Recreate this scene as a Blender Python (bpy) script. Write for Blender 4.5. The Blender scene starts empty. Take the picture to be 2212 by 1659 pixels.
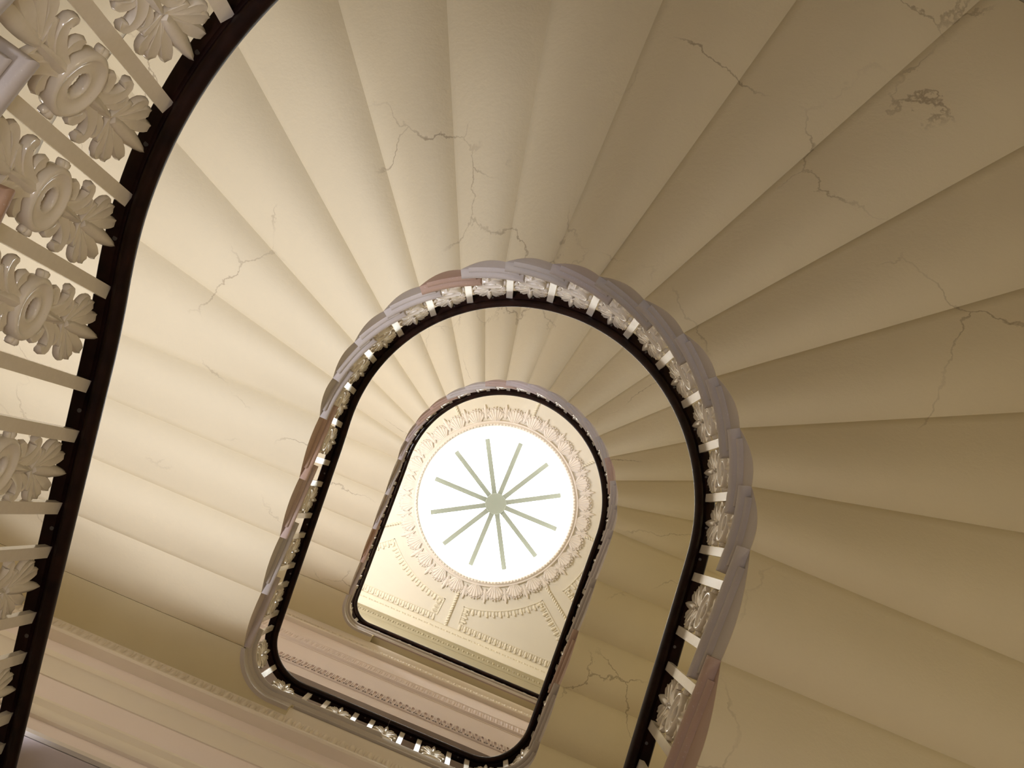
import bpy, bmesh, math, random
from mathutils import Vector, Matrix
random.seed(7)
PI = math.pi
sc = bpy.context.scene
COL = sc.collection

# ------------------------------------------------------------------ measured layout (metres)
ZO = 2.426                       # ground floor level becomes z = 0
H2 = 0.17; H3 = 0.16718          # risers
R = 0.85033                      # plan radius of the step ends round the open well
A = PI * R
TT = 0.215                       # joint line to tread top
HH = 0.97266                     # joint line to the underside of the handrail
RO = 2.645                       # steps end in the outer wall
WALLR = 2.66
YE, RC = 1.515, 0.24             # edge of the landings on the well
YW = 1.60                        # hall wall
Z2 = 2.50443 + ZO
Z1 = Z2 - 24 * H2
Z3 = 6.7045 + ZO
FL = {                           # joints: N winders, risers, going, first-joint height, angular ends
    'lower':  dict(N=14, h=H2, g=0.3050, z=Z1, a0=0.0488, a1=-0.0452, top=18),
    'middle': dict(N=14, h=H2, g=0.31785, z=Z2, a0=0.0488, a1=-0.0452, top=18),
    'upper':  dict(N=16, h=H3, g=0.32211, z=Z3, a0=0.0481, a1=-0.0419, top=20),
}
ZL1 = Z1 + 18 * H2               # landing soffits
ZL2 = Z2 + 18 * H2
ZL3 = Z3 + 20 * H3
ZL0 = ZL1 - 24 * H2
ZCEIL = 13.40 + ZO
ZGLASS = 17.5 + ZO
SKY = Vector((0.042, 0.034))     # skylight axis at ceiling level

# ------------------------------------------------------------------ materials
def mat(name):
    m = bpy.data.materials.new(name); m.use_nodes = True
    nt = m.node_tree
    b = nt.nodes['Principled BSDF']
    return m, nt, b
def N(nt, t, **kw):
    n = nt.nodes.new(t)
    for k, v in kw.items(): setattr(n, k, v)
    return n
def L(nt, a, b): nt.links.new(a, b)
def mixrgb(nt, fac, c1, c2, blend='MIX'):
    n = N(nt, 'ShaderNodeMix', data_type='RGBA', blend_type=blend)
    for sock, v in ((n.inputs[0], fac), (n.inputs[6], c1), (n.inputs[7], c2)):
        if hasattr(v, 'is_output'): L(nt, v, sock)
        elif isinstance(v, (int, float)): sock.default_value = v
        else: sock.default_value = (*v, 1)
    return n.outputs[2]
def ramp(nt, src, pts):
    n = N(nt, 'ShaderNodeValToRGB')
    e = n.color_ramp.elements
    while len(e) < len(pts): e.new(0.5)
    for i, (p, c) in enumerate(pts):
        e[i].position = p; e[i].color = (*c, 1) if not isinstance(c, (int, float)) else (c, c, c, 1)
    L(nt, src, n.inputs[0]); return n.outputs[0]
def noise(nt, co, scale, detail=3, rough=0.55):
    n = N(nt, 'ShaderNodeTexNoise'); n.inputs['Scale'].default_value = scale
    n.inputs['Detail'].default_value = detail; n.inputs['Roughness'].default_value = rough
    L(nt, co, n.inputs['Vector']); return n
def bump(nt, b, hsock, strength, dist):
    n = N(nt, 'ShaderNodeBump'); n.inputs['Strength'].default_value = strength; n.inputs['Distance'].default_value = dist
    L(nt, hsock, n.inputs['Height']); L(nt, n.outputs[0], b.inputs['Normal'])
def plaster(name, col, rough=0.75, cracks=0.0, lump=0.12):
    m, nt, b = mat(name)
    co = N(nt, 'ShaderNodeTexCoord').outputs['Object']
    n1 = noise(nt, co, 1.7, 4)
    c = mixrgb(nt, n1.outputs['Fac'], tuple(x * 0.93 for x in col), tuple(min(x * 1.06, 0.95) for x in col))
    n2 = noise(nt, co, 28, 6, 0.65)
    hgt = n2.outputs['Fac']
    if cracks:
        w = noise(nt, co, 5.0, 5, 0.6)
        add = N(nt, 'ShaderNodeVectorMath', operation='MULTIPLY_ADD')
        L(nt, w.outputs['Color'], add.inputs[0]); add.inputs[1].default_value = (0.20, 0.20, 0.20); L(nt, co, add.inputs[2])
        v = N(nt, 'ShaderNodeTexVoronoi', feature='DISTANCE_TO_EDGE'); v.inputs['Scale'].default_value = 1.35
        L(nt, add.outputs[0], v.inputs['Vector'])
        line = ramp(nt, v.outputs['Distance'], [(0.0, 1.0), (0.003, 0.85), (0.007, 0.0)])
        msk = noise(nt, co, 1.6, 2)
        mk = ramp(nt, msk.outputs['Fac'], [(0.52, 0.0), (0.64, 1.0)])
        mul = N(nt, 'ShaderNodeMath', operation='MULTIPLY'); L(nt, line, mul.inputs[0]); L(nt, mk, mul.inputs[1])
        fac = N(nt, 'ShaderNodeMath', operation='MULTIPLY'); L(nt, mul.outputs[0], fac.inputs[0]); fac.inputs[1].default_value = cracks
        c = mixrgb(nt, fac.outputs[0], c, (0.16, 0.10, 0.055))
    L(nt, c, b.inputs['Base Color'])
    b.inputs['Roughness'].default_value = rough
    b.inputs['Specular IOR Level'].default_value = 0.25
    bump(nt, b, hgt, lump, 0.012)
    return m
M = {}
CREAM = (0.66, 0.575, 0.385)
M['soffit'] = plaster('painted_soffit', CREAM, 0.7, cracks=0.55, lump=0.16)
M['landing'] = plaster('landing_plaster', (0.66, 0.58, 0.37), 0.75)
M['mauve'] = plaster('mauve_wall_paint', (0.84, 0.735, 0.70), 0.7)
M['cream'] = plaster('cream_wall_paint', (0.70, 0.62, 0.43), 0.7)
M['moulding'] = plaster('moulding_paint', (0.80, 0.72, 0.61), 0.6, lump=0.05)
M['khaki'] = plaster('khaki_wall', (0.42, 0.37, 0.245), 0.7)  # khaki tone, darker than the walls below it
M['ceiling'] = plaster('ceiling_paint', (0.82, 0.78, 0.68), 0.7, lump=0.05)
M['stucco'] = plaster('plaster_ornament', (0.84, 0.78, 0.72), 0.6, lump=0.05)
M['gilt'] = plaster('cream_ornament', (0.84, 0.79, 0.66), 0.55, lump=0.05)
M['drum'] = plaster('white_drum_paint', (0.92, 0.91, 0.86), 0.6, lump=0.02)
M['rib'] = plaster('skylight_rib_paint', (0.27, 0.265, 0.21), 0.6, lump=0.02)
M['floor'] = plaster('stone_floor', (0.50, 0.45, 0.39), 0.5)

m, nt, b = mat('tread_stone')
co = N(nt, 'ShaderNodeTexCoord').outputs['Object']
oi = N(nt, 'ShaderNodeObjectInfo')
base = ramp(nt, oi.outputs['Random'], [(0.0, (0.48, 0.435, 0.37)), (0.30, (0.57, 0.515, 0.45)), (0.55, (0.52, 0.475, 0.42)),
                                      (0.78, (0.53, 0.45, 0.41)), (0.88, (0.50, 0.36, 0.27)), (1.0, (0.46, 0.29, 0.19))])
n1 = noise(nt, co, 9, 6, 0.65); n2 = noise(nt, co, 140, 2)
c = mixrgb(nt, n1.outputs['Fac'], base, (0.62, 0.56, 0.54), 'MULTIPLY')
c = mixrgb(nt, 0.55, base, c)
sp = ramp(nt, n2.outputs['Fac'], [(0.66, 0.0), (0.74, 0.45)])
c = mixrgb(nt, sp, c, (0.66, 0.62, 0.60))
L(nt, c, b.inputs['Base Color']); b.inputs['Roughness'].default_value = 0.55
bump(nt, b, n1.outputs['Fac'], 0.15, 0.01)
M['stone'] = m

m, nt, b = mat('white_painted_iron')
co = N(nt, 'ShaderNodeTexCoord').outputs['Object']
n1 = noise(nt, co, 60, 3)
L(nt, mixrgb(nt, n1.outputs['Fac'], (0.74, 0.67, 0.54), (0.82, 0.75, 0.62)), b.inputs['Base Color'])
b.inputs['Roughness'].default_value = 0.13
bump(nt, b, n1.outputs['Fac'], 0.04, 0.002)
M['iron'] = m

m, nt, b = mat('dark_mahogany')
co = N(nt, 'ShaderNodeTexCoord').outputs['Object']
n1 = noise(nt, co, 14, 5)
L(nt, ramp(nt, n1.outputs['Fac'], [(0.3, (0.006, 0.002, 0.0015)), (0.7, (0.022, 0.008, 0.005))]), b.inputs['Base Color'])
b.inputs['Roughness'].default_value = 0.42
b.inputs['Specular IOR Level'].default_value = 0.16
M['mahogany'] = m
m, nt, b = mat('screw_steel')
b.inputs['Base Color'].default_value = (0.10, 0.09, 0.075, 1); b.inputs['Metallic'].default_value = 0.8; b.inputs['Roughness'].default_value = 0.45
M['steel'] = m

SKY_STRENGTH = 7.0
m, nt, b = mat('sky_lit_frosted_glass')
b.inputs['Base Color'].default_value = (0.9, 0.92, 0.93, 1); b.inputs['Roughness'].default_value = 0.4
b.inputs['Emission Color'].default_value = (0.97, 0.985, 1.0, 1)
b.inputs['Emission Strength'].default_value = SKY_STRENGTH
tr = N(nt, 'ShaderNodeBsdfTransparent'); ms = N(nt, 'ShaderNodeMixShader'); ms.inputs[0].default_value = 0.5
L(nt, b.outputs[0], ms.inputs[1]); L(nt, tr.outputs[0], ms.inputs[2]); L(nt, ms.outputs[0], nt.nodes['Material Output'].inputs['Surface'])
M['glass'] = m

# ------------------------------------------------------------------ object helpers
def link(name, me, parent=None):
    o = bpy.data.objects.new(name, me); COL.objects.link(o)
    if parent is not None: o.parent = parent
    return o
def mesh(name, verts, faces, material, smooth=40, parent=None):
    me = bpy.data.meshes.new(name)
    me.from_pydata([tuple(v) for v in verts], [], faces)
    bm = bmesh.new(); bm.from_mesh(me)
    bmesh.ops.recalc_face_normals(bm, faces=bm.faces)
    bm.to_mesh(me); bm.free()
    if smooth:
        me.polygons.foreach_set('use_smooth', [True] * len(me.polygons))
        me.set_sharp_from_angle(angle=math.radians(smooth))
    me.materials.append(material)
    return link(name, me, parent)
def tag(o, label, cat, group=None):
    o['label'] = label; o['category'] = cat
    if group: o['group'] = group
    return o
def structure(o, label=None):
    o['kind'] = 'structure'
    if label: o['label'] = label
    return o
def empty(name, loc=(0, 0, 0)):
    o = bpy.data.objects.new(name, None); o.location = loc; COL.objects.link(o); o.empty_display_size = 0.1
    return o
class MB:
    """collects shapes for one mesh"""
    def __init__(s): s.v = []; s.f = []
    def add(s, verts, faces):
        k = len(s.v); s.v += [tuple(x) for x in verts]; s.f += [tuple(i + k for i in f) for f in faces]
    def box(s, lo, hi):
        x0, y0, z0 = lo; x1, y1, z1 = hi
        s.add([(x0,y0,z0),(x1,y0,z0),(x1,y1,z0),(x0,y1,z0),(x0,y0,z1),(x1,y0,z1),(x1,y1,z1),(x0,y1,z1)],
              [(0,3,2,1),(4,5,6,7),(0,1,5,4),(1,2,6,5),(2,3,7,6),(3,0,4,7)])
    def loops(s, loops, caps=True, closed=True):
        n = len(loops[0]); vs = [p for l in loops for p in l]; fs = []
        for i in range(len(loops) - 1):
            for j in range(n if closed else n - 1):
                a = i * n + j; b_ = i * n + (j + 1) % n
                fs.append((a, b_, b_ + n, a + n))
        if caps:
            fs.append(tuple(range(n - 1, -1, -1))); fs.append(tuple((len(loops) - 1) * n + j for j in range(n)))
        s.add(vs, fs)
    def grid_solid(s, bot, top):
        """bot/top: 2-D lists of points [i][j]; closed solid between"""
        ni, nj = len(bot), len(bot[0])
        vs = [p for r in bot for p in r] + [p for r in top for p in r]; o = ni * nj; fs = []
        for i in range(ni - 1):
            for j in range(nj - 1):
                a = i * nj + j
                fs.append((a, a + nj, a + nj + 1, a + 1)); fs.append((o + a, o + a + 1, o + a + nj + 1, o + a + nj))
        ring = [(i, 0) for i in range(ni)] + [(ni - 1, j) for j in range(1, nj)] + [(i, nj - 1) for i in range(ni - 2, -1, -1)] + [(0, j) for j in range(nj - 2, 0, -1)]
        for q in range(len(ring)):
            a = ring[q]; b_ = ring[(q + 1) % len(ring)]
            ia = a[0] * nj + a[1]; ib = b_[0] * nj + b_[1]
            fs.append((ia, ib, o + ib, o + ia))
        s.add(vs, fs)
    def build(s, name, material, parent=None, smooth=40): return mesh(name, s.v, s.f, material, smooth, parent)

# ------------------------------------------------------------------ plan of the well
def path(s, off=0.0, yE=YE, rc=RC):
    """point and outward normal at arc length s along the step ends (0 .. A is the half round, rising clockwise)"""
    if 0 <= s <= A:
        a = s / R; n = Vector((math.cos(a), -math.sin(a))); return n * (R + off), n
    t, sd = (-s, 1) if s < 0 else (s - A, -1)
    l1 = yE - rc
    if t <= l1: return Vector((sd * (R + off), t)), Vector((sd, 0))
    if t <= l1 + rc * PI / 2:
        b = (t - l1) / rc; n = Vector((sd * math.cos(b), math.sin(b)))
        return Vector((sd * (R - rc), l1)) + n * (rc + off), n
    u = t - l1 - rc * PI / 2
    return Vector((sd * (R - rc - u), yE + off)), Vector((0, 1))
def half_len(yE, rc): return yE - rc + rc * PI / 2 + R - rc
def s_of_k(F, k):
    sp = R * (PI - F['a0'] - F['a1'])
    if k <= 0: return R * F['a0'] + k * F['g']
    if k >= F['N']: return R * (PI - F['a1']) + (k - F['N']) * F['g']
    return R * F['a0'] + sp * k / F['N']
def k_of_s(F, s):
    s0 = R * F['a0']; s1 = R * (PI - F['a1'])
    if s <= s0: return (s - s0) / F['g']
    if s >= s1: return F['N'] + (s - s1) / F['g']
    return F['N'] * (s - s0) / (s1 - s0)
def dir_of_k(F, k):
    th = PI * min(max(k, 0), F['N']) / F['N']
    return Vector((math.cos(th), -math.sin(th)))
def outer(F, k):
    C, _ = path(s_of_k(F, k)); D = dir_of_k(F, k)
    b = C.dot(D); c = C.dot(C) - RO * RO
    P = C + D * (-b + math.sqrt(b * b - c))
    if P.y > 0 and abs(D.x) > 1e-6:
        P = C + D * ((math.copysign(RO, D.x) - C.x) / D.x)
    return P
def S(F, k, v):
    C, _ = path(s_of_k(F, k)); return C.lerp(outer(F, k), v)

# ------------------------------------------------------------------ stone steps
NOSE = [(0.028, 0.0), (0.0335, -0.007), (0.0355, -0.018), (0.0335, -0.030), (0.026, -0.039), (0.010, -0.042), (0.0, -0.044)]
FILLET = [(0.0, -0.040), (0.009, -0.041), (0.009, -0.047), (0.017, -0.049), (0.017, -0.056), (0.012, -0.063), (0.004, -0.068), (0.0, -0.070)]
def soffit_z(F, j, u, v, last):
    zj = F['z'] + j * F['h']
    B = 0.068 * (1 - 0.22 * v)
    if last:
        uc = 1 - 0.62 * v
        w = min(u / uc, 1.0)
        w = w + (w * w * (3 - 2 * w) - w) * v
        return zj + F['h'] * w - B * (1 - v) * math.sin(PI * u)
    return zj + F['h'] * u - B * math.sin(PI * u ** 0.92)
def tread_loop(F, j, w, z, k_end, front=0.05):
    pts = []
    Cj, nj = path(s_of_k(F, j)); D = dir_of_k(F, j)
    fw = Vector((-D.y, D.x))
    t = Vector((-nj.y, nj.x))
    if fw.dot(path(s_of_k(F, j) - 0.01)[0] - Cj) < 0: fw = -fw
    p0, _ = path(s_of_k(F, j), -w)
    pts.append(p0 + fw * (front + w))
    ni = 7
    for i in range(ni + 1):
        k = j + (k_end - j) * i / ni
        pts.append(path(s_of_k(F, k), -w)[0])
    no = 4
    for i in range(no, -1, -1): pts.append(outer(F, j + (k_end - j) * i / no))
    q = outer(F, j) + fw * (front + w)
    if q.length > RO and q.y < 0: q = q * (RO / q.length)
    pts.append(q)
    return [(p.x, p.y, z) for p in pts]
def make_step(F, j, flight, stepname='step'):
    zj = F['z'] + j * F['h']; T = zj + TT; last = (j == F['top'] - 1)
    nu, nv = 12, 6
    mb = MB()
    mb.loops([tread_loop(F, j, w, T + dz, j + 1) for w, dz in NOSE])
    if not last: mb.loops([tread_loop(F, j, w, T + dz, j + 0.82, 0.046) for w, dz in FILLET])
    bot = [[None] * (nv + 1) for _ in range(nu + 1)]; mid = [r[:] for r in bot]; top = [r[:] for r in bot]
    for i in range(nu + 1):
        for q in range(nv + 1):
            u, v = i / nu, q / nv
            P = S(F, j + u, v); z = soffit_z(F, j, u, v, last)
            bot[i][q] = (P.x, P.y, z); mid[i][q] = (P.x, P.y, z + 0.006); top[i][q] = (P.x, P.y, max(T - 0.045, z + 0.010))
    mb.grid_solid(mid, top)
    # riser under the nosing
    Cj, _n = path(s_of_k(F, j)); D = dir_of_k(F, j); fw = Vector((-D.y, D.x))
    if fw.dot(path(s_of_k(F, j) - 0.01)[0] - Cj) < 0: fw = -fw
    O = outer(F, j); a, b_ = Cj + fw * 0.045, O + fw * 0.045
    if b_.length > RO and b_.y < 0: b_ = b_ * (RO / b_.length)
    zl = T - F['h'] + 0.002
    mb.loops([[(p.x, p.y, z) for p in (a, Cj, O, b_)] for z in (zl, T - 0.03)])
    o = mb.build(stepname, M['stone'], flight, 50)
    sb = MB(); sb.grid_solid(bot, mid)
    sb.build('step_soffit', M['soffit'], o, 60)
    return o
def make_flight(key, label, k0):
    F = FL[key]
    root = empty('stair_flight', (0, 0, F['z'] + k0 * F['h']))
    tag(root, label, 'staircase')
    for j in range(k0, F['top']): 
        o = make_step(F, j, root)
        o.matrix_parent_inverse = Matrix.Translation(-root.location)
    return root
make_flight('lower', 'lowest curved stone stair flight with big ornate white balusters beside it, mostly cut off', -5)
make_flight('middle', 'large middle flight of curved stone stairs seen from below with cream cracked soffits', -5)
make_flight('upper', 'topmost curved stone stair flight seen small through the well below the skylight', -5)

# ------------------------------------------------------------------ landings
def make_landing(F, Fn, ztop, label, yE=YE, rc=RC, k_next=-5, yw=YW, straight=False):
    zs = ztop - TT
    root = empty('stair_landing', (0, 1.5, zs))
    tag(root, label, 'landing')
    lh = half_len(yE, rc)
    s0 = s_of_k(F, F['top']) + 0.002
    s_end = s_of_k(Fn, k_next) - 0.004 if Fn else -1.5
    y_end = path(s_end, 0, yE, rc)[0].y
    def edge(w, front, xlim=None):
        C, _ = path(s0, -w, yE, rc)
        pts = [C + Vector((0, -front - w))]
        n = 40
        for i in range(n + 1): pts.append(path(s0 + (A + lh - s0) * i / n, -w, yE, rc)[0])
        if straight: pts += [Vector((RO * i / 10, yE - w)) for i in range(1, 10)]
        else:
            for i in range(1, n + 1):
                p = path(-lh + (s_end + lh) * i / n, -w, yE, rc)[0]; p.y = max(p.y, y_end); pts.append(p)
        return pts
    def loop(w, z, front):
        e = edge(w, front)
        out = [(p.x, p.y, z) for p in e]
        yr = e[-1].y
        out += [(RO, yr, z), (RO, yw - 0.004, z), (-RO, yw - 0.004, z), (-RO, e[0].y, z)]
        return out
    mb = MB()
    mb.loops([loop(w, ztop + dz, 0.05) for w, dz in NOSE])
    mb.loops([loop(w, ztop + dz, 0.046) for w, dz in [(0.0, -0.04), (0.016, -0.042), (0.016, -0.056), (0.010, -0.070), (0.004, -0.085), (0.0, -0.088)]])
    mb.build('landing_paving', M['stone'], root, 45).matrix_parent_inverse = Matrix.Translation(-root.location)
    # body under the paving: deep on the side of the arriving flight, thin along the well edge
    def body(x_from, x_to, z0, name, material, step_in=0.0):
        pts = []
        n = 60
        ss = [s0 + (A + lh - s0) * i / n for i in range(n + 1)]
        P = [path(s, step_in, yE, rc)[0] for s in ss] + ([Vector((RO * i / 10, yE)) for i in range(1, 10)] if straight else [path(-lh + (s_end + lh) * i / n, step_in, yE, rc)[0] for i in range(1, n + 1)])
        P = [p for p in P if x_from <= p.x <= x_to]
        if x_from < -1: P = P + [Vector((x_to, P[-1].y))]; tail = [Vector((x_to, yw - 0.004)), Vector((-RO, yw - 0.004)), Vector((-RO, path(s0, 0, yE, rc)[0].y))]
        else:
            P = [Vector((x_from, P[0].y))] + P
            tail = [Vector((RO, P[-1].y)), Vector((RO, yw - 0.004)), Vector((x_from, yw - 0.004))]
        q = P + tail
        mb = MB(); mb.loops([[(p.x, p.y, z) for p in q] for z in (z0, ztop - 0.046)])
        mb.build(name, material, root, 45).matrix_parent_inverse = Matrix.Translation(-root.location)
    body(-9, -0.5, zs, 'landing_soffit', M['landing'])
    body(-0.499, 9, zs + 0.105, 'landing_soffit', M['landing'])
    # stone fascia below the nosing
    n = 60
    for deep in (True, False):
        P = [path(s0 + 0.004 + (A + lh - s0) * i / n, 0.0, yE, rc) for i in range(n + 1)]
        if straight: P += [(Vector((x * 0.02, yE)), Vector((0, 1))) for x in range(1, int(RO / 0.02))]
        else: P += [path(-lh + (s_end + lh) * i / n, 0.0, yE, rc) for i in range(1, n + 1)]
        P = [q for q in P if (q[0].x <= -0.5) == deep]
        zb = zs - 0.003 if deep else zs + 0.102
        prof = [(-0.004, zb), (0.010, zb), (0.010, ztop - 0.07), (-0.004, ztop - 0.07)]
        if deep: prof = [(-0.010, zb), (0.012, zb), (0.012, ztop - 0.07), (-0.002, ztop - 0.07), (-0.002, zb + 0.035), (-0.010, zb + 0.025)]
        mb = MB(); mb.loops([[(p.x + nn.x * w, p.y + nn.y * w, z) for w, z in prof] for p, nn in P])
        mb.build('edge_moulding', M['stone'], root, 40).matrix_parent_inverse = Matrix.Translation(-root.location)
    return root
make_landing(FL['middle'], FL['upper'], ZL2 + TT, 'landing slab with curved stone edge joining the large middle flight to the wall cornice')
make_landing(FL['upper'], None, ZL3 + TT, 'highest landing slab with narrow stone edge just below the ceiling opening', yE=1.585, rc=0.20, yw=1.685, straight=True)
make_landing(FL['lower'], FL['middle'], ZL1 + TT, 'lowest landing slab beside the wall, carrying the first big handrail bend')

# ------------------------------------------------------------------ balustrades
RAILP = [(0.056, 0.003), (0.051, 0.0), (0.024, 0.0), (0.022, 0.007), (0.019, 0.010), (0.016, 0.006), (0.011, -0.001), (0.003, -0.006), (-0.006, -0.004), (-0.013, 0.004),
         (-0.0172, 0.015), (-0.0175, 0.026), (-0.0145, 0.037), (-0.006, 0.043), (0.002, 0.047), (0.008, 0.056), (0.019, 0.061), (0.030, 0.056), (0.038, 0.048),
         (0.050, 0.043), (0.0575, 0.035), (0.0605, 0.024), (0.060, 0.012)]
RYE, RRC = 1.60185, 0.283
RLH = half_len(RYE, RRC)
def rail_z(F, zlo, zhi):
    def raw(s):
        k = k_of_s(F, s); z = F['z'] + k * F['h'] + HH
        if k < 0: z = max(z, zlo)
        if k > F['N']: z = min(z, zhi)
        return z
    def f(s):
        return sum(raw(s + d) for d in (-0.12, -0.08, -0.04, 0, 0.04, 0.08, 0.12)) / 7
    return f
BARW, BART = 0.031, 0.017
BOFF = 0.029
# ---- cast iron panel pieces (drawn in x along the rail, z up, y through)
def leaf(mb, pts, wid, thick, lift=0.0, ns=9, seg=8, crease=0.35):
    """a tapering, creased, inflated leaf along the 2-D curve pts; wid(t) half-width"""
    P = [Vector(p) for p in pts]
    def at(t):
        x = t * (len(P) - 1); i = min(int(x), len(P) - 2); f = x - i
        p0, p1, p2, p3 = P[max(i - 1, 0)], P[i], P[i + 1], P[min(i + 2, len(P) - 1)]
        return 0.5 * ((2 * p1) + (p2 - p0) * f + (2 * p0 - 5 * p1 + 4 * p2 - p3) * f * f + (3 * p1 - p0 - 3 * p2 + p3) * f ** 3)
    loops = []
    for i in range(ns + 1):
        t = i / ns; c = at(t); d = at(min(t + 0.02, 1)) - at(max(t - 0.02, 0))
        d = d.normalized() if d.length > 1e-9 else Vector((0, 1)); nrm = Vector((-d.y, d.x))
        w = max(wid(t), 0.0006); th = thick * (0.45 + 0.55 * min(1, w / 0.012)); dy = lift * t * t
        lp = []
        for q in range(seg):
            a = 2 * PI * q / seg
            cx = math.cos(a); sy = math.sin(a)
            y = sy * th * (1 - crease * (1 - abs(cx)) ** 2)
            e = c + nrm * (w * cx)
            lp.append((e.x, y + dy, e.y))
        loops.append(lp)
    mb.loops(loops)
def petalw(w, tip=0.25, root=0.25):
    return lambda t: w * (root + (1 - root) * math.sin(PI * min(t / 0.62, 1) / 2)) * (1 if t < 0.62 else max(0.0, (1 - ((t - 0.62) / 0.38) ** 2.4)) ** 0.5 * (1 - tip) + tip * (1 - (t - 0.62) / 0.38))
def make_panel_meshes():
    out = {}
    # palmette: base at z = 0 growing up to 0.205; the cut one clears the nosing of the next winder
    for key_, sides in (('palmette', (-1, 1)), ('palmette_cut', (1,))):
        mb = MB()
        leaf(mb, [(0, 0.0), (0, 0.07), (0, 0.14), (0, 0.205)], lambda t: 0.0185 * math.sin(PI * (0.12 + 0.88 * t)) ** 0.7 * (1 - 0.15 * t) + 0.002, 0.011, crease=-0.25)
        for sx in sides:
            leaf(mb, [(sx * 0.004, 0.005), (sx * 0.022, 0.065), (sx * 0.036, 0.12), (sx * 0.047, 0.158)], petalw(0.0185), 0.012, 0.004, crease=0.5)
            leaf(mb, [(sx * 0.006, 0.003), (sx * 0.034, 0.048), (sx * 0.058, 0.085), (sx * 0.071, 0.112)], petalw(0.0185), 0.012, 0.004, crease=0.5)
            leaf(mb, [(sx * 0.008, 0.0), (sx * 0.038, 0.022), (sx * 0.062, 0.038), (sx * 0.073, 0.06), (sx * 0.068, 0.074)], petalw(0.0160), 0.012, 0.003, crease=0.5)
        for sx in (-1, 1):
            leaf(mb, [(sx * 0.000, -0.012), (sx * 0.022, -0.004), (sx * 0.044, 0.006), (sx * 0.052, 0.022)], petalw(0.010), 0.014, 0.0)
        out[key_] = mb
    # acanthus pair: base at ring (z = 0), curling out and up to z = 0.125
    mb = MB()
    for sx in (-1, 1):
        leaf(mb, [(sx * 0.004, 0.0), (sx * 0.016, 0.045), (sx * 0.034, 0.080), (sx * 0.056, 0.094), (sx * 0.069, 0.083), (sx * 0.064, 0.068)], petalw(0.0185, 0.4, 0.8), 0.015, crease=0.55, ns=12)
        leaf(mb, [(sx * 0.008, 0.025), (sx * 0.032, 0.034), (sx * 0.050, 0.022), (sx * 0.054, 0.004)], petalw(0.0165), 0.013, crease=0.5)
        leaf(mb, [(sx * 0.006, 0.045), (sx * 0.014, 0.080), (sx * 0.024, 0.108), (sx * 0.040, 0.122), (sx * 0.054, 0.116)], petalw(0.012), 0.013, crease=0.4)
    leaf(mb, [(0, -0.006), (0, 0.03), (0, 0.075), (0, 0.118)], lambda t: 0.012 * math.sin(PI * (0.25 + 0.7 * t)) + 0.003, 0.013, crease=-0.2)
    out['acanthus_leaf'] = mb
    # ring wreath with side knobs
    mb = MB()
    n = 40; prof = [(0.0225, -0.007), (0.025, -0.012), (0.029, -0.0125), (0.032, -0.0105), (0.052, -0.0125), (0.056, -0.018), (0.061, -0.019), (0.067, -0.014),
                    (0.067, 0.014), (0.061, 0.019), (0.056, 0.018), (0.052, 0.0125), (0.032, 0.0105), (0.029, 0.0125), (0.025, 0.012), (0.0225, 0.007)]
    lps = []
    for i in range(n):
        a = 2 * PI * i / n
        k = 1 + (0.05 if i % 2 else -0.03)
        lps.append([((r * (k if r < 0.03 else 1)) * math.cos(a), y, (r * (k if r < 0.03 else 1)) * math.sin(a) * 1.06) for r, y in prof])
    vs = [p for l in lps for p in l]; fs = []; m_ = len(prof)
    for i in range(n):
        for q in range(m_):
            fs.append((i * m_ + q, i * m_ + (q + 1) % m_, ((i + 1) % n) * m_ + (q + 1) % m_, ((i + 1) % n) * m_ + q))
    mb.add(vs, fs)
    for sx in (-1, 1):
        leaf(mb, [(sx * 0.062, 0.0), (sx * 0.072, 0.0), (sx * 0.081, 0.0)], lambda t: 0.0135 * math.sin(PI * (0.35 + 0.5 * t)), 0.014, crease=0)
        for z in (-0.014, 0.014):
            leaf(mb, [(sx * 0.066, z * 0.5), (sx * 0.073, z), (sx * 0.079, z * 1.2)], lambda t: 0.008 * math.sin(PI * (0.3 + 0.6 * t)), 0.012, crease=0)
    out['ring_wreath'] = mb
    return out
PM = {}
for nm, mb in make_panel_meshes().items():
    o = mb.build(nm, M['iron'], None, 60); PM[nm] = o.data; bpy.data.objects.remove(o)
def place_panel(parent, p, nrm, zc, cut=False, zs=0.92):
    """an openwork panel centred on its ring at plan point p, height zc"""
    ang = math.atan2(nrm.y, nrm.x) - PI / 2
    base = Matrix.Translation((p.x, p.y, zc)) @ Matrix.Rotation(ang, 4, 'Z')
    o = bpy.data.objects.new('baluster_panel', PM['ring_wreath']); COL.objects.link(o); o.parent = parent
    o.matrix_world = base
    for nm, loc, flip in (('acanthus_leaf', 0.062, 0), ('palmette', 0.198, 0), ('acanthus_leaf', -0.062, 1), ('palmette', -0.180, 2)):
        c = bpy.data.objects.new(nm, PM['palmette_cut' if cut and flip == 2 else nm]); COL.objects.link(c); c.parent = o
        mm = Matrix.Translation((0, 0, loc))
        if flip: mm = mm @ Matrix.Rotation(PI, 4, 'Y')
        if nm == 'palmette': mm = mm @ Matrix.Diagonal((0.93, 1, zs if flip == 2 else 1, 1))
        c.matrix_local = mm
    return o
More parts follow.
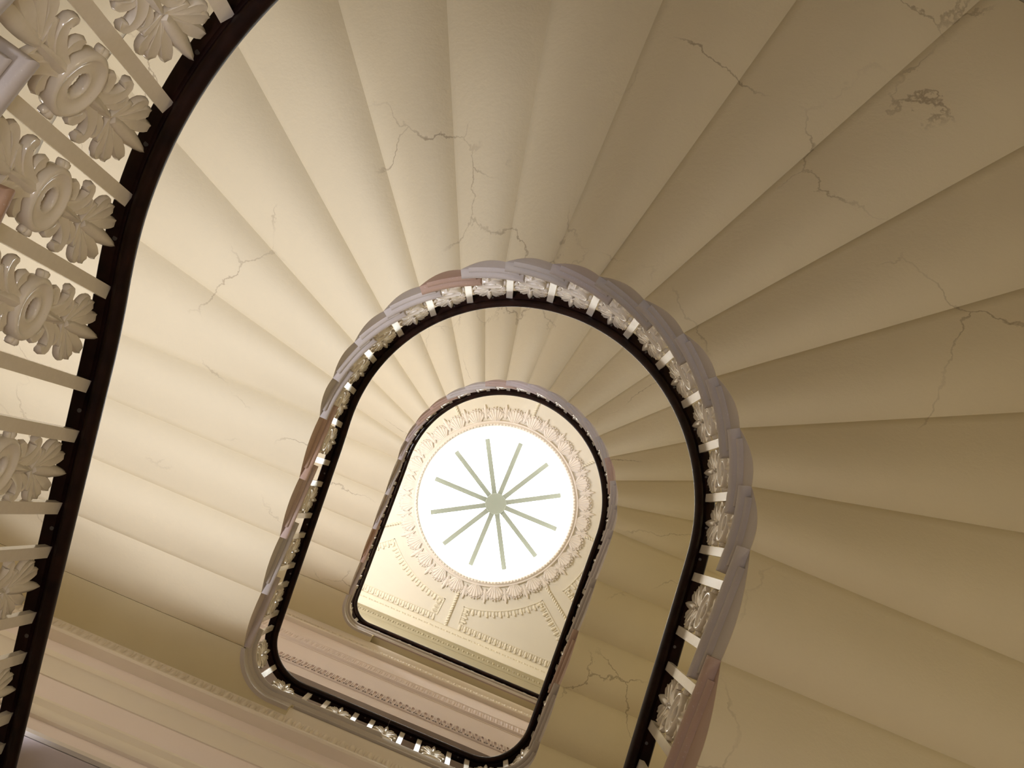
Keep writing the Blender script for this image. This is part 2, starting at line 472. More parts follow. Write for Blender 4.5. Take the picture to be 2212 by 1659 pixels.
def make_balustrade(key, label, zlo, zhi, yhi=(RYE, RRC), k_from=-4, landing_lo=True):
    F = FL[key]
    lh_hi = half_len(*yhi)
    zf = rail_z(F, zlo, zhi)
    def P(s, off):
        ye, rc = yhi if s > A / 2 else (RYE, RRC)
        if s > A + lh_hi: return Vector((s - A - lh_hi, ye + off)), Vector((0, 1))
        return path(s, off, ye, rc)
    s_lo, s_hi = -RLH + 0.001, A + lh_hi - 0.001 + (1.9 if key == 'upper' else 0)
    root = empty('balustrade', (0, 0, zf(A / 2) - 0.8)); tag(root, label, 'balustrade')
    inv = Matrix.Translation(-root.location)
    # continuous moulded handrail
    n = 330; loops = []
    for i in range(n + 1):
        s = s_lo + (s_hi - s_lo) * i / n
        z = zf(s) - 0.020
        lp = []
        for w, dz in RAILP:
            p, nn = P(s, w); lp.append((p.x, p.y, z + dz))
        loops.append(lp)
    mb = MB(); mb.loops(loops)
    mb.build('handrail', M['mahogany'], root, 35).matrix_parent_inverse = inv
    # stations along the flight
    N_ = F['N']; bars = []; pans = []; scr = []
    def tread_at(k):                       # top of the tread below rail position k
        s = s_of_k(F, k)
        j = math.floor(k + 1e-6)
        s_next = s_of_k(F, j + 1)
        if s > s_next - 0.10: j += 1       # already behind the next nosing line
        j = min(j, F['top'])
        return F['z'] + j * F['h'] + TT
    for nn_ in range(-4, 0):
        bars += [nn_ + 0.01, nn_ + 0.62]; pans.append(nn_ + 0.315); scr.append(nn_ + 0.83)
    bars.append(-0.055); pans.append(0.415)
    for nn_ in range(0, N_): bars.append(nn_ + 0.90); scr.append(nn_ + 0.32)
    for nn_ in range(0, N_ - 1): pans.append(nn_ + 1.40)
    bars += [N_ + 0.65]; pans.append(N_ + 0.275)
    for nn_ in range(N_ + 1, N_ + 4):
        bars += [nn_ + 0.055, nn_ + 0.665]; pans.append(nn_ + 0.365); scr.append(nn_ - 0.15)
    bars.append(N_ + 4 - 0.01)
    st = [(s_of_k(F, k), tread_at(k)) for k in bars]
    ps = [s_of_k(F, k) for k in pans]; sg = [s_of_k(F, k) for k in scr]
    zt_hi = F['z'] + F['top'] * F['h'] + TT
    zt_lo = zlo - (zhi - zt_hi)
    for m_ in ((-0.76, -0.53, -0.30, -0.19) if key == 'upper' else (-0.786, -0.526, -0.401, -0.206, -0.096)): st.append((A + lh_hi + m_, zt_hi))
    for m_ in ((-0.87, -0.65, -0.415, -0.08) if key == 'upper' else (-0.890, -0.656, -0.304, 0.002)): ps.append(A + lh_hi + m_)
    for m_ in (-0.46, -0.15): sg.append(A + lh_hi + m_)
    if key == 'upper':
        for m_ in (0.04, 0.15, 0.37, 0.48, 0.70, 0.82, 1.04, 1.15, 1.37, 1.48): st.append((A + lh_hi + m_, zt_hi))
        for m_ in (0.26, 0.59, 0.93, 1.26): ps.append(A + lh_hi + m_)
    zb = FL_BASE[key]
    for m_ in (0.104, 0.219, 0.419, 0.539): st.append((-RLH + m_, zb))
    for m_ in (0.77, 0.985): st.append((-RLH + m_, tread_at(k_of_s(F, -RLH + m_))))
    for m_ in (0.319, 0.655, 0.880): ps.append(-RLH + m_)
    for m_ in (0.16, 0.48): sg.append(-RLH + m_)
    for s, zt in st:
        p, nn = P(s, BOFF); t = Vector((-nn.y, nn.x)); ztop = zf(s) - 0.0195
        mb = MB()
        c = [p + t * (a * BARW / 2) + nn * (b_ * BART / 2) for a, b_ in ((-1, -1), (1, -1), (1, 1), (-1, 1))]
        mb.loops([[(q.x, q.y, z) for q in c] for z in (zt + 0.001, ztop)])
        mb.build('baluster', M['iron'], root, 20).matrix_parent_inverse = inv
    bpy.context.view_layer.update()
    for s in ps:
        p, nn = P(s, BOFF)
        place_panel(root, p, nn, zf(s) - 0.020 - 0.412, 0.0 < s < A, 0.70 if key == 'upper' or s < -1.3 else 0.92)
    for s in sg:
        p, nn = P(s, BOFF); z = zf(s) - 0.0215
        mb = MB(); t = Vector((-nn.y, nn.x))
        ring = [p + t * (0.0055 * math.cos(a * PI / 5)) + nn * (0.0055 * math.sin(a * PI / 5)) for a in range(10)]
        mb.loops([[(q.x, q.y, z + dz) for q in ring] for dz in (-0.0012, 0.0012)])
        mb.build('screw', M['steel'], root, 30).matrix_parent_inverse = inv
    return root
FL_BASE = {'lower': ZL0 + TT, 'middle': ZL1 + TT, 'upper': ZL2 + TT}
RL1 = Z1 + 19 * H2 + HH
RL2 = Z2 + 19 * H2 + HH + 0.058
RL3 = Z3 + 21 * H3 + HH
make_balustrade('lower', 'nearest white iron balustrade with ornate panels hanging under a thick dark handrail', RL1 - 24 * H2, RL1)
make_balustrade('middle', 'middle loop of dark handrail and white balusters between the large and the small flight', RL1, RL2)
make_balustrade('upper', 'smallest innermost loop of dark handrail and white balusters framing the skylight', RL2, RL3, yhi=(1.6408, 0.210))

# ------------------------------------------------------------------ room shell
def wall_shell():
    mb = MB(); pts_i, pts_o = [], []
    for r, pts in ((WALLR, pts_i), (WALLR + 0.3, pts_o)):
        pts.append((r, 5.2))
        for i in range(49):
            a = PI * i / 48; pts.append((r * math.cos(a), -r * math.sin(a)))
        pts.append((-r, 5.2))
    loop = pts_i + pts_o[::-1]
    mb.loops([[(x, y, z) for x, y in loop] for z in (-0.3, ZCEIL)])
    return mb
structure(wall_shell().build('wall_curved', M['cream'], None, 30))
mb = MB(); mb.box((-2.96, 5.2, -0.3), (2.96, 5.5, ZCEIL)); structure(mb.build('wall_back', M['cream'], None, 0))
mb = MB(); mb.box((-2.96, -2.96, -0.4), (2.96, 5.5, -0.3 + 0.30)); structure(mb.build('floor', M['floor'], None, 0))
# hall floors behind the landing wall
for i, (zt, yw) in enumerate(((ZL1 + TT, YW), (ZL2 + TT, YW), (ZL3 + TT, 1.685))):
    mb = MB(); mb.box((-WALLR, yw, zt - 0.35), (WALLR, 5.2, zt)); structure(mb.build('floor_hall_%d' % (i + 1), M['floor'], None, 0))

def sweep_x(prof, x0, x1):
    mb = MB(); mb.loops([[(x, y, z) for y, z in prof] for x in (x0, x1)]); return mb
# hall wall: lintels with openings below them
def z_(v): return v + ZO
XW = 2.65
def plain(name, y0, y1, za, zb, material, x0=-XW, x1=XW):
    mb = MB(); mb.box((x0, y0, za), (x1, y1, zb)); return structure(mb.build(name, material, None, 0))
plain('wall_hall_lintel_1', YW, YW + 0.45, z_(3.72), ZL2 + TT - 0.351, M['mauve'])
plain('wall_hall_lintel_2', 1.70, 2.15, z_(7.57), ZL3 + TT - 0.351, M['mauve'])
plain('wall_hall_lintel_3', 1.70, 2.0, ZL3 + TT + 0.001, ZCEIL, M['khaki'])
plain('wall_hall_lintel_0', YW, YW + 0.45, z_(3.72) - 24 * H2, ZL1 + TT - 0.351, M['mauve'])

TRIM = [0]
def trim(prof, material, x0=-XW, x1=XW, extra=None):
    TRIM[0] += 1
    mb = sweep_x(prof, x0, x1)
    if extra: extra(mb)
    return structure(mb.build('trim_%d' % TRIM[0], material, None, 35))
def eggs(mb, y, z0, z1, pitch, dark=True, x0=-2.3, x1=2.3, depth=0.014):
    """egg and dart relief: half eggs with a dart between"""
    x = x0
    while x < x1:
        for (cx, w, hgt, d) in ((x, pitch * 0.30, (z1 - z0) * 0.5, depth), (x + pitch / 2, pitch * 0.085, (z1 - z0) * 0.48, depth * 0.8)):
            zc = (z0 + z1) / 2; lp = []
            n = 8
            for r, dy in ((1.0, 0.0), (0.75, 0.62), (0.35, 0.95)):
                lp.append([(cx + w * r * math.cos(2 * PI * i / n), y - d * dy, zc + hgt * r * math.sin(2 * PI * i / n)) for i in range(n)])
            mb.loops(lp)
        x += pitch
Y = YW
def P_(y0, rows):
    """profile polygon from rows of (projection towards the well, z) closed on the wall plane"""
    pr = [(y0 - p * 1.5, z_(z)) for p, z in rows]
    return [(y0 + 0.002, pr[0][1])] + pr + [(y0 + 0.002, pr[-1][1])]
# entablature below the middle landing
trim(P_(Y, [(0.050, 5.66), (0.046, 5.60), (0.030, 5.56), (0.022, 5.44), (0.030, 5.41), (0.030, 5.37), (0.034, 5.365), (0.034, 5.33), (0.040, 5.325), (0.044, 5.285), (0.036, 5.275)]), M['moulding'],
     extra=lambda mb: eggs(mb, Y - 0.036, z_(5.43), z_(5.585), 0.051))
trim(P_(Y, [(0.012, 5.00), (0.016, 4.985), (0.006, 4.955), (0.030, 4.80), (0.034, 4.775), (0.024, 4.765), (0.024, 4.752), (0.034, 4.745), (0.036, 4.735), (0.030, 4.725), (0.010, 4.635), (0.004, 4.60)]), M['moulding'])
trim(P_(Y, [(0.004, 4.26), (0.016, 4.17), (0.018, 4.155), (0.004, 4.11), (0.012, 4.075), (0.016, 4.065), (0.016, 3.975), (0.010, 3.962)]), M['moulding'])
trim(P_(Y, [(0.006, 3.795), (0.003, 3.765), (0.016, 3.745), (0.018, 3.735), (0.012, 3.72)]), M['moulding'])
# entablature below the top landing
Y3 = 1.70
trim(P_(Y3, [(0.040, 10.06), (0.034, 10.02), (0.016, 9.99), (0.012, 9.86), (0.020, 9.835), (0.026, 9.80), (0.030, 9.74), (0.024, 9.725)]), M['moulding'],
     extra=lambda mb: eggs(mb, Y3 - 0.019, z_(9.87), z_(9.99), 0.054))
trim(P_(Y3, [(0.010, 9.15), (0.012, 9.13), (0.008, 9.12), (0.008, 8.90), (0.012, 8.88), (0.016, 8.845), (0.016, 8.82), (0.002, 8.80), (0.002, 8.77)]), M['mauve'],
     extra=lambda mb: eggs(mb, Y3 - 0.012, z_(8.90), z_(9.11), 0.047, depth=0.010))
def flutes(mb):
    x = -2.3
    while x < 2.3:
        # arched tongue: raised rim with a hollow
        w, za, zb = 0.018, z_(7.90), z_(8.09)
        out = [(x - w, za), (x - w, zb - w)] + [(x - w * math.cos(a * PI / 6), zb - w + w * math.sin(a * PI / 6)) for a in range(1, 6)] + [(x + w, zb - w), (x + w, za)]
        inn = [(x + (px - x) * 0.62, za + (pz - za) * 0.90) for px, pz in out]
        n = len(out)
        vs = [(px, Y3 - 0.004, pz) for px, pz in out] + [(px, Y3 - 0.018, pz) for px, pz in out] + [(px, Y3 - 0.018, pz) for px, pz in inn] + [(px, Y3 - 0.005, pz) for px, pz in inn]
        fs = []
        for r in range(3):
            for i in range(n - 1): fs.append((r * n + i, r * n + i + 1, (r + 1) * n + i + 1, (r + 1) * n + i))
        fs.append(tuple(3 * n + i for i in range(n)))
        mb.add(vs, fs)
        mb.box((x + 0.0225, Y3 - 0.014, za), (x + 0.0275, Y3, zb))
        x += 0.050
trim(P_(Y3, [(0.003, 8.15), (0.006, 8.14), (0.006, 8.12), (0.004, 8.11), (0.004, 7.89), (0.008, 7.885), (0.008, 7.87), (0.003, 7.86)]), M['mauve'], extra=flutes)
# cornice under the ceiling
trim(P_(Y3, [(0.085, 13.395), (0.080, 13.34), (0.055, 13.30), (0.050, 13.22), (0.030, 13.19), (0.010, 13.17), (0.004, 13.15)]), M['gilt'],
     extra=lambda mb: eggs(mb, Y3 - 0.076, z_(13.23), z_(13.31), 0.07, depth=0.012))
trim(P_(Y3, [(0.004, 12.75), (0.020, 12.70), (0.024, 12.60), (0.012, 12.42), (0.004, 12.38)]), M['khaki'], extra=lambda mb: eggs(mb, Y3 - 0.022, z_(12.45), z_(12.62), 0.06, depth=0.014))
trim(P_(Y3, [(0.003, 11.78), (0.014, 11.75), (0.016, 11.68), (0.003, 11.62)]), M['khaki'])

# ceiling with the round opening
RS = 0.935
def ceiling():
    mb = MB(); n = 96
    def outp(a):
        d = Vector((math.cos(a), math.sin(a)))
        # intersection with the D shaped plan from the skylight axis
        t = 9.0
        if d.y < 0:
            b = SKY.dot(d); c = SKY.dot(SKY) - WALLR ** 2; t = -b + math.sqrt(b * b - c)
            if SKY.y + d.y * t > 0: t = (math.copysign(WALLR, d.x) - SKY.x) / d.x
        else:
            if abs(d.x) > 1e-6: t = (math.copysign(WALLR, d.x) - SKY.x) / d.x
            if d.y > 1e-6: t = min(t, (1.71 - SKY.y) / d.y)
        return SKY + d * t
    li, lo = [], []
    for i in range(n):
        a = 2 * PI * i / n
        li.append(SKY + Vector((math.cos(a), math.sin(a))) * RS); lo.append(outp(a))
    vs = []; fs = []
    for z in (ZCEIL, ZCEIL + 0.15):
        vs += [(p.x, p.y, z) for p in li] + [(p.x, p.y, z) for p in lo]
    for i in range(n):
        j = (i + 1) % n
        fs += [(i, j, n + j, n + i), (2 * n + i, 3 * n + i, 3 * n + j, 2 * n + j), (i, 2 * n + i, 2 * n + j, j), (n + i, n + j, 3 * n + j, 3 * n + i)]
    mb.add(vs, fs); return mb
structure(ceiling().build('ceiling', M['ceiling'], None, 0))
mb = MB(); mb.box((-2.96, 1.72, ZCEIL), (2.96, 5.5, ZCEIL + 0.15)); structure(mb.build('ceiling_hall', M['ceiling'], None, 0))

# ------------------------------------------------------------------ skylight
HUB = Vector((0.020, 0.010))
root = empty('skylight', (HUB.x, HUB.y, ZCEIL)); tag(root, 'round white glowing skylight with twelve spokes and a grey hub', 'skylight')
inv = Matrix.Translation(-root.location)
def lathe(mb, prof, c0, c1=None, n=96, z0=None, z1=None, closed=False):
    """revolve (r, z) about a slightly leaning axis c0 -> c1"""
    lps = []
    for r, z in prof:
        t = 0 if c1 is None else (z - z0) / (z1 - z0)
        c = c0 if c1 is None else c0.lerp(c1, t)
        lps.append([(c.x + r * math.cos(2 * PI * i / n), c.y + r * math.sin(2 * PI * i / n), z) for i in range(n)])
    if closed: lps.append(lps[0])
    mb.loops(lps, caps=False)
mb = MB()
pr_in = [(RS, ZCEIL - 0.012), (RS - 0.012, ZCEIL + 0.02), (RS - 0.012, ZCEIL + 0.05), (RS + 0.005, ZCEIL + 0.09), (RS + 0.02, ZCEIL + 1.2), (RS + 0.02, ZCEIL + 1.25), (RS + 0.04, ZCEIL + 1.3),
         (RS + 0.09, ZGLASS - 0.35), (RS + 0.075, ZGLASS - 0.32), (RS + 0.075, ZGLASS - 0.26), (RS + 0.10, ZGLASS - 0.2), (RS + 0.10, ZGLASS + 0.05)]
pr = pr_in + [(RS + 0.25, ZGLASS + 0.05), (RS + 0.25, ZCEIL + 0.152), (RS, ZCEIL + 0.152)]
lathe(mb, pr, SKY, HUB, 96, ZCEIL, ZGLASS, closed=True)
mb.build('skylight_drum', M['drum'], root, 30).matrix_parent_inverse = inv
mb = MB(); n = 96
ring = [(HUB.x + 1.03 * math.cos(2 * PI * i / n), HUB.y + 1.03 * math.sin(2 * PI * i / n)) for i in range(n)]
mb.loops([[(x, y, z) for x, y in ring] for z in (ZGLASS, ZGLASS + 0.02)])
mb.build('skylight_glazing', M['glass'], root, 0).matrix_parent_inverse = inv
for i in range(12):
    a = math.radians(-29.9 + 30 * i)
    d = Vector((math.cos(a), math.sin(a))); q = Vector((-d.y, d.x))
    mb = MB()
    def bar(r0, r1, w0, w1, z0, z1):
        pts = [HUB + d * r0 - q * w0, HUB + d * r1 - q * w1, HUB + d * r1 + q * w1, HUB + d * r0 + q * w0]
        mb.loops([[(p.x, p.y, z) for p in pts] for z in (z0, z1)])
    bar(0.12, 0.215, 0.042, 0.036, ZGLASS - 0.08, ZGLASS - 0.004)
    bar(0.21, 1.0, 0.036, 0.036, ZGLASS - 0.07, ZGLASS - 0.004)
    mb.build('skylight_spoke', M['rib'], root, 0).matrix_parent_inverse = inv
mb = MB(); n = 48
mb.loops([[(HUB.x + r * math.cos(2 * PI * i / n), HUB.y + r * math.sin(2 * PI * i / n), z) for i in range(n)] for r, z in ((0.150, ZGLASS - 0.11), (0.163, ZGLASS - 0.10), (0.163, ZGLASS - 0.004))])
mb.build('skylight_hub', M['rib'], root, 30).matrix_parent_inverse = inv

# ------------------------------------------------------------------ plaster wreath round the opening
root = empty('plaster_wreath', (SKY.x, SKY.y, ZCEIL)); tag(root, 'cream plaster wreath of acanthus leaves circling the skylight opening', 'ceiling moulding')
inv = Matrix.Translation(-root.location)
mb = MB()
lathe(mb, [(RS - 0.005, ZCEIL + 0.001), (RS - 0.004, ZCEIL - 0.03), (RS + 0.008, ZCEIL - 0.042), (RS + 0.022, ZCEIL - 0.034), (RS + 0.026, ZCEIL - 0.026), (RS + 0.045, ZCEIL - 0.030), (RS + 0.052, ZCEIL - 0.020), (RS + 0.052, ZCEIL + 0.001)], SKY)
mb.build('wreath_rim', M['stucco'], root, 30).matrix_parent_inverse = inv
mb = MB()
nb = 150
for i in range(nb):
    a = 2 * PI * i / nb; c = SKY + Vector((math.cos(a), math.sin(a))) * (RS + 0.001)
    r = 0.0145
    lp = []
    for zz, rr in ((-0.026, 1.0), (-0.036, 0.8), (-0.042, 0.35)):
        lp.append([(c.x + r * rr * math.cos(2 * PI * q / 6), c.y + r * rr * math.sin(2 * PI * q / 6), ZCEIL - 0.004 + zz) for q in range(6)])
    mb.loops(lp)
o = mb.build('bead_pattern', M['stucco'], root, 60); o.matrix_parent_inverse = inv
def big_leaf():
    mb = MB()   # local: x across, z outward (radius), y down from ceiling
    for q, (x1, z1, w) in enumerate(((0, 0.150, 0.026), (0.034, 0.143, 0.024), (0.062, 0.118, 0.022), (0.083, 0.082, 0.019))):
        for sx in ((1,) if q == 0 else (-1, 1)):
            x0 = sx * x1 * 0.42
            leaf(mb, [(x0, 0.0), (sx * x1 * 0.62 + x0 * 0.0, z1 * 0.40), (sx * x1 * 0.88, z1 * 0.75), (sx * x1 * 1.06, z1)], (lambda ww: (lambda t: ww * (0.62 + 0.38 * t) * (1 if t < 0.8 else math.sqrt(max(0.05, 1 - ((t - 0.8) / 0.2) ** 2)))))(w), 0.013 - 0.0012 * q, 0.014 - 0.003 * q, crease=-0.35)
            for e in (-1, 0, 1):
                leaf(mb, [(sx * x1 + e * w * 0.62, z1 - 0.016 + 0.004 * (e == 0)), (sx * x1 * 1.03 + e * w * 0.75, z1 + 0.004 + 0.008 * (e == 0)), (sx * x1 * 1.06 + e * w * 0.85, z1 + 0.012 + 0.014 * (e == 0))], lambda t: 0.0095 * math.sin(PI * (0.25 + 0.6 * t)), 0.012, 0.006, crease=0, ns=5)
    return mb
def dart():
    mb = MB()
    leaf(mb, [(0, 0.05), (0, 0.10), (0, 0.15), (0, 0.205)], lambda t: 0.021 * math.sin(PI * (0.1 + 0.85 * t)) + 0.003, 0.011, crease=-0.2)
    for sx in (-1, 1):
        leaf(mb, [(0, 0.07), (sx * 0.018, 0.11), (sx * 0.030, 0.14), (sx * 0.034, 0.165)], petalw(0.013), 0.011, crease=0.3)
        leaf(mb, [(0, 0.03), (sx * 0.012, 0.06), (sx * 0.026, 0.088)], petalw(0.008), 0.012, crease=0.2)
    return mb
o = big_leaf().build('acanthus_leaf', M['stucco'], None, 60); ML = o.data; bpy.data.objects.remove(o)
o = dart().build('dart_leaf', M['stucco'], None, 60); MD = o.data; bpy.data.objects.remove(o)
NW = 28
for i in range(NW):
    for me, nm, off in ((ML, 'acanthus_leaf', 0.0), (MD, 'dart_leaf', 0.5)):
        a = 2 * PI * (i + off + 0.27) / NW
        d = Vector((math.cos(a), math.sin(a), 0)); t = Vector((-d.y, d.x, 0))
        c = bpy.data.objects.new(nm, me); COL.objects.link(c); c.parent = root
        m4 = Matrix(((t.x, 0, d.x, 0), (t.y, 0, d.y, 0), (0, -1, 0, 0), (0, 0, 0, 1)))
        # local z -> outward, local y -> down
        c.matrix_local = Matrix.Translation((d.x * (RS + 0.040), d.y * (RS + 0.040), -0.012)) @ m4

# rope ribs across the ceiling
ROPES = [(0, 'ending at the middle of the straight ceiling cornice'), (53.8, 'between the two framed panels and the steep side'), (92, ''), (135.3, ''), (179, ''), (-56, ''), (-92, ''), (-135, '')]
RL = {0: 'twisted plaster rope on the ceiling running straight to the middle of the cornice',
      53.8: 'twisted plaster rope on the ceiling at the far end of the wider framed panel',
      92: 'short twisted plaster rope meeting the wreath where the handrail bends away from the straight side',
      135.3: 'short twisted plaster rope above the wreath nearest the reddish stone steps',
      179: 'short twisted plaster rope at the top of the wreath, opposite the cornice',
      -56: 'twisted plaster rope beside the framed panel that disappears behind the bright flight',
      -92: 'hidden plaster rope over the bright straight flight', -135: 'plaster rope stub under the purple tinted handrail bend'}
for ang, _x in ROPES:
    d = Vector((math.sin(math.radians(ang)), math.cos(math.radians(ang))))
    r0 = 1.115; r1 = (1.62 - SKY.y) / d.y if d.y > 0.6 else 1.75
    mb = MB(); q = Vector((-d.y, d.x)); nb = int((r1 - r0) / 0.031)
    for i in range(nb):
        r = r0 + 0.031 * (i + 0.5); c = SKY + d * r
        ax = (d * 0.75 + q * 0.66).normalized(); bx = Vector((-ax.y, ax.x)); lp = []
        for zz, rr in ((0.002, 0.9), (-0.010, 1.0), (-0.020, 0.75), (-0.025, 0.3)):
            lp.append([(c.x + ax.x * 0.026 * rr * math.cos(2 * PI * k / 8) + bx.x * 0.014 * rr * math.sin(2 * PI * k / 8),
                        c.y + ax.y * 0.026 * rr * math.cos(2 * PI * k / 8) + bx.y * 0.014 * rr * math.sin(2 * PI * k / 8), ZCEIL + zz) for k in range(8)])
        mb.loops(lp)
    tag(mb.build('plaster_rope', M['gilt'], None, 60), RL[ang], 'ceiling moulding')

# framed spandrel panels with leaf borders
def border(name, parent, pts, width, side, n_per, kind):
    """a leafy strip along the polyline pts, leaves growing to one side (side = +1/-1)"""
    mb = MB(); P = [Vector(p) for p in pts]
    lens = [0]
    for a, b_ in zip(P, P[1:]): lens.append(lens[-1] + (b_ - a).length)
    tot = lens[-1]
    def at(l):
        for i in range(len(P) - 1):
            if l <= lens[i + 1] or i == len(P) - 2:
                f = (l - lens[i]) / (lens[i + 1] - lens[i]); p = P[i].lerp(P[i + 1], f); d = (P[i + 1] - P[i]).normalized(); return p, d
    # fillet line
    ns = max(2, int(tot / 0.05)); lp = []
    for i in range(ns + 1):
        p, d = at(tot * i / ns); nn = Vector((-d.y, d.x)) * side
        lp.append([(p.x + nn.x * w, p.y + nn.y * w, ZCEIL + z) for w, z in ((0, 0.002), (0, -0.010), (0.010, -0.010), (0.014, -0.004), (0.014, 0.002))])
    mb.loops(lp)
    n = int(tot / n_per)
    for i in range(n):
        l = tot * (i + 0.5) / n; p, d = at(l); nn = Vector((-d.y, d.x)) * side
        for (o_, w, ln, hh) in ((0.0, 0.019, width, 0.022), (n_per / 2, 0.010, width * 0.78, 0.015)):
            pp = p + d * o_; b0 = pp + nn * 0.012
            lp2 = []
            for t, ww in ((0.0, 0.45), (0.35, 0.85), (0.7, 1.0), (0.92, 0.7), (1.0, 0.2)):
                c = b0 + nn * (ln * t - 0.012) ; hz = hh * (0.4 + 0.9 * t if t < 0.95 else 0.8)
                lp2.append([(c.x + d.x * w * ww * math.cos(k * PI / 3), c.y + d.y * w * ww * math.cos(k * PI / 3), ZCEIL + 0.001 - max(0, hz * math.sin(k * PI / 3)) + 0.002 * (k > 3)) for k in range(6)])
            mb.loops(lp2)
    o = mb.build(name, M['gilt'], parent, 60)
    o.matrix_parent_inverse = Matrix.Translation(-parent.location)
    return o
def arc_pts(r, a0, a1, n=14):
    return [SKY + Vector((math.sin(math.radians(a0 + (a1 - a0) * i / n)), math.cos(math.radians(a0 + (a1 - a0) * i / n)))) * r for i in range(n + 1)]
def spandrel(sign, label):
    root = empty('plaster_panel_frame', (SKY.x + sign * 0.55, 1.35, ZCEIL)); tag(root, label, 'ceiling panel', 'framed ceiling panels')
    ins = 5.4
    a_ = arc_pts(1.262, sign * ins, sign * 48.4)
    border('curved_border', root, a_, 0.082, -sign * -1 if False else (1 if sign > 0 else -1), 0.076, 0)
    b0 = Vector((SKY.x + sign * 0.135, 1.49)); b1 = Vector((SKY.x + sign * 1.74, 1.49))
    border('straight_border', root, [b0, b1], 0.085, -1 if sign < 0 else 1, 0.062, 0)
    e = a_[-1]; d = Vector((math.sin(math.radians(53.8)) * sign, math.cos(math.radians(53.8))))
    d = (Vector((SKY.x + sign * 1.70, 1.47)) - e)
    border('slanted_border', root, [e, e + d], 0.085, -1 if sign < 0 else 1, 0.064, 0) if False else border('slanted_border', root, [e, e + d], 0.085, (1 if sign > 0 else -1), 0.064, 0)
    border('end_border', root, [a_[0], b0], 0.085, (-1 if sign > 0 else 1), 0.050, 0)
    return root
spandrel(1, 'framed plaster panel with leaf border, whole in view between wreath and straight cornice')
spandrel(-1, 'framed plaster panel with leaf border, cut off by the bright flight beside the cornice')
# side panel between the ropes at 54 and 92 degrees
root = empty('plaster_panel_frame', (1.5, 0.5, ZCEIL)); tag(root, 'sliver of a leaf bordered plaster panel just showing past the straight handrail', 'ceiling panel', 'framed ceiling panels')
a_ = arc_pts(1.30, 60, 86)
border('curved_border', root, a_, 0.082, 1, 0.076, 0)
border('end_border', root, [a_[0], a_[0] + Vector((0.75, 0.42))], 0.085, -1, 0.06, 0)

# ------------------------------------------------------------------ light
DAY = 1; FILL = 22; GND = 62; TOP = 195; HALL_SPOT2 = 150; HALL_SPOT = 265
def fill_light(name, loc, power, col=(0.80, 0.86, 1.0), radius=0.2):
    l = bpy.data.lights.new(name, 'POINT'); l.energy = power; l.color = col; l.shadow_soft_size = radius
    o = bpy.data.objects.new(name, l); o.location = loc; COL.objects.link(o); return o
# daylight falling down the well through the glazing
l = bpy.data.lights.new('zenith_daylight', 'SUN'); l.energy = DAY; l.angle = math.radians(11); l.color = (1.0, 0.985, 0.95)
o = bpy.data.objects.new('zenith_daylight', l); o.location = (0, 0, 25); COL.objects.link(o)
# added unseen spots for light from the halls; cones kept off lintel and landing
def added_spot(loc, aim, power, col=(0.84, 0.85, 1.0), cone=100, blend=0.75, radius=0.22):
    l = bpy.data.lights.new('added_hall_spot', 'SPOT'); l.energy = power; l.color = col; l.shadow_soft_size = radius
    l.spot_size = math.radians(cone); l.spot_blend = blend
    o = bpy.data.objects.new('added_hall_spot', l); o.location = loc
    o.rotation_euler = (Vector(aim) - Vector(loc)).to_track_quat('-Z', 'Y').to_euler(); COL.objects.link(o); return o
added_spot((-1.5, 1.87, z_(2.2)), (-1.6, -0.02, z_(5.0)), HALL_SPOT2, cone=55, blend=0.22, radius=0.08)
added_spot((-1.5, 1.945, z_(6.2)), (-1.6, 0.06, z_(9.0)), HALL_SPOT2 * 1.1, cone=55, blend=0.22, radius=0.08)
added_spot((-1.35, 1.57, z_(2.2)), (-1.45, -0.25, z_(4.5)), HALL_SPOT, cone=74, blend=0.6)
added_spot((-1.35, 1.62, z_(6.3)), (-1.45, -0.25, z_(8.7)), HALL_SPOT * 1.15, cone=74, blend=0.6)
added_spot((-1.0, 1.57, z_(-1.9)), (-1.3, -0.5, z_(0.4)), HALL_SPOT * 0.7, cone=74, blend=0.6)
fill_light('ceiling_fill', (-1.9, 0.6, z_(11.0)), TOP, col=(0.92, 0.93, 1.0))  # unseen point light added to brighten the ceiling
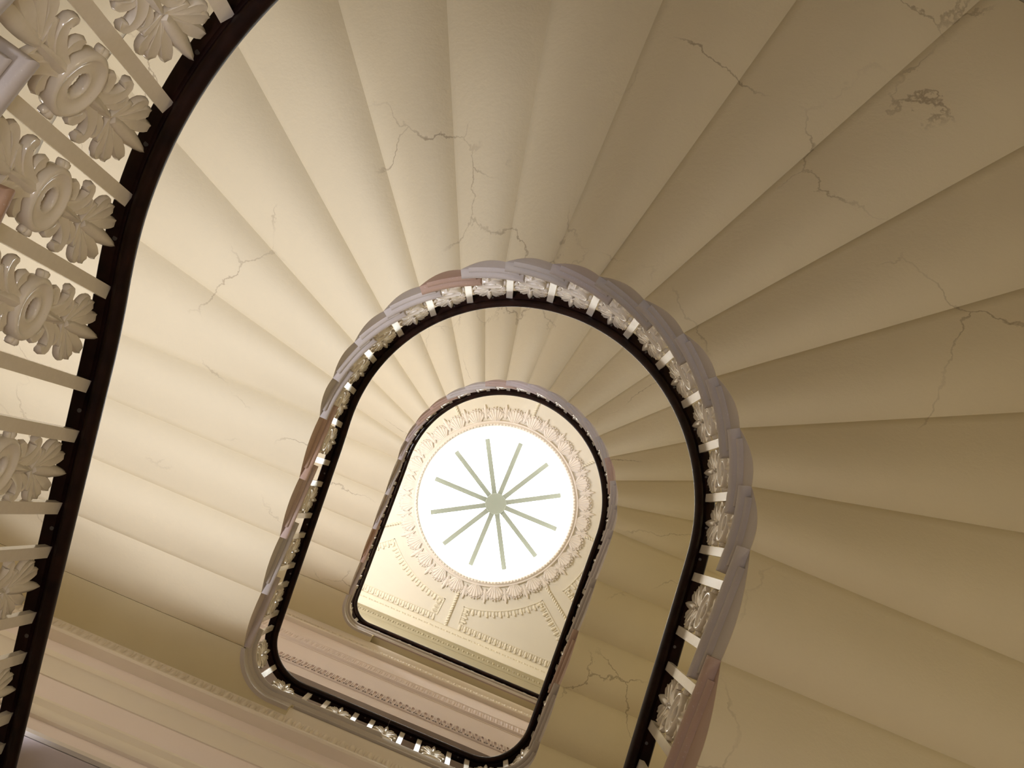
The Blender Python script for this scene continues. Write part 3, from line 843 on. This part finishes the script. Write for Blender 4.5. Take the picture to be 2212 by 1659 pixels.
fill_light('stair_fill', (2.2, -0.9, z_(0.4)), FILL, col=(1.0, 0.92, 0.72))  # added fill for the dim soffits, no fitting here
fill_light('stair_fill', (-2.35, 0.3, z_(3.1)), FILL * 0.35, col=(1.0, 0.93, 0.94))  # weak added fill for the hall wall
fill_light('stair_fill', (-2.35, 0.3, z_(7.3)), FILL * 1.0, col=(1.0, 0.93, 0.94))  # added fill for the upper hall wall and soffits
fill_light('stair_fill', (2.2, -0.9, z_(4.6)), FILL * 1.3, col=(1.0, 0.92, 0.72))  # added fill under the upper flight
fill_light('well_fill', (0.2, 0.3, z_(-1.75)), GND, col=(0.95, 0.92, 1.0))  # unseen light added low in the well to lift walls and balusters
w = bpy.data.worlds.new('World'); sc.world = w; w.use_nodes = True
w.node_tree.nodes['Background'].inputs[0].default_value = (0.75, 0.82, 0.95, 1); w.node_tree.nodes['Background'].inputs[1].default_value = 1.5

# ------------------------------------------------------------------ camera
Rm = [[0.9238707912101998, -0.38257884947317916, -0.00980739947118206], [0.3813284210215128, 0.9180752010846672, 0.10828924450080296], [-0.03242524432982234, -0.10378511015118377, 0.9940710510024199]]
cam = bpy.data.cameras.new('camera'); cam.sensor_width = 36.0; cam.lens = 36.0 * 2600.0 / 2212.0; cam.clip_start = 0.02; cam.clip_end = 200
co = bpy.data.objects.new('camera', cam); COL.objects.link(co)
r0, r1, r2 = [Vector(r) for r in Rm]
m3 = Matrix((r0, -r1, -r2)).transposed()
co.matrix_world = Matrix.Translation((0.14678, 0.14254, -0.98094 + ZO)) @ m3.to_4x4()
sc.camera = co
sc.view_settings.view_transform = 'Standard'; sc.view_settings.look = 'None'; sc.view_settings.gamma = 1.0
sc.view_settings.exposure = 0.0; sc.view_settings.use_curve_mapping = False
sc.cycles.max_bounces = 10; sc.cycles.diffuse_bounces = 6; sc.cycles.glossy_bounces = 3
sc.cycles.caustics_reflective = False; sc.cycles.caustics_refractive = False
sc.cycles.sample_clamp_indirect = 8.0
sc.cycles.use_denoising = True
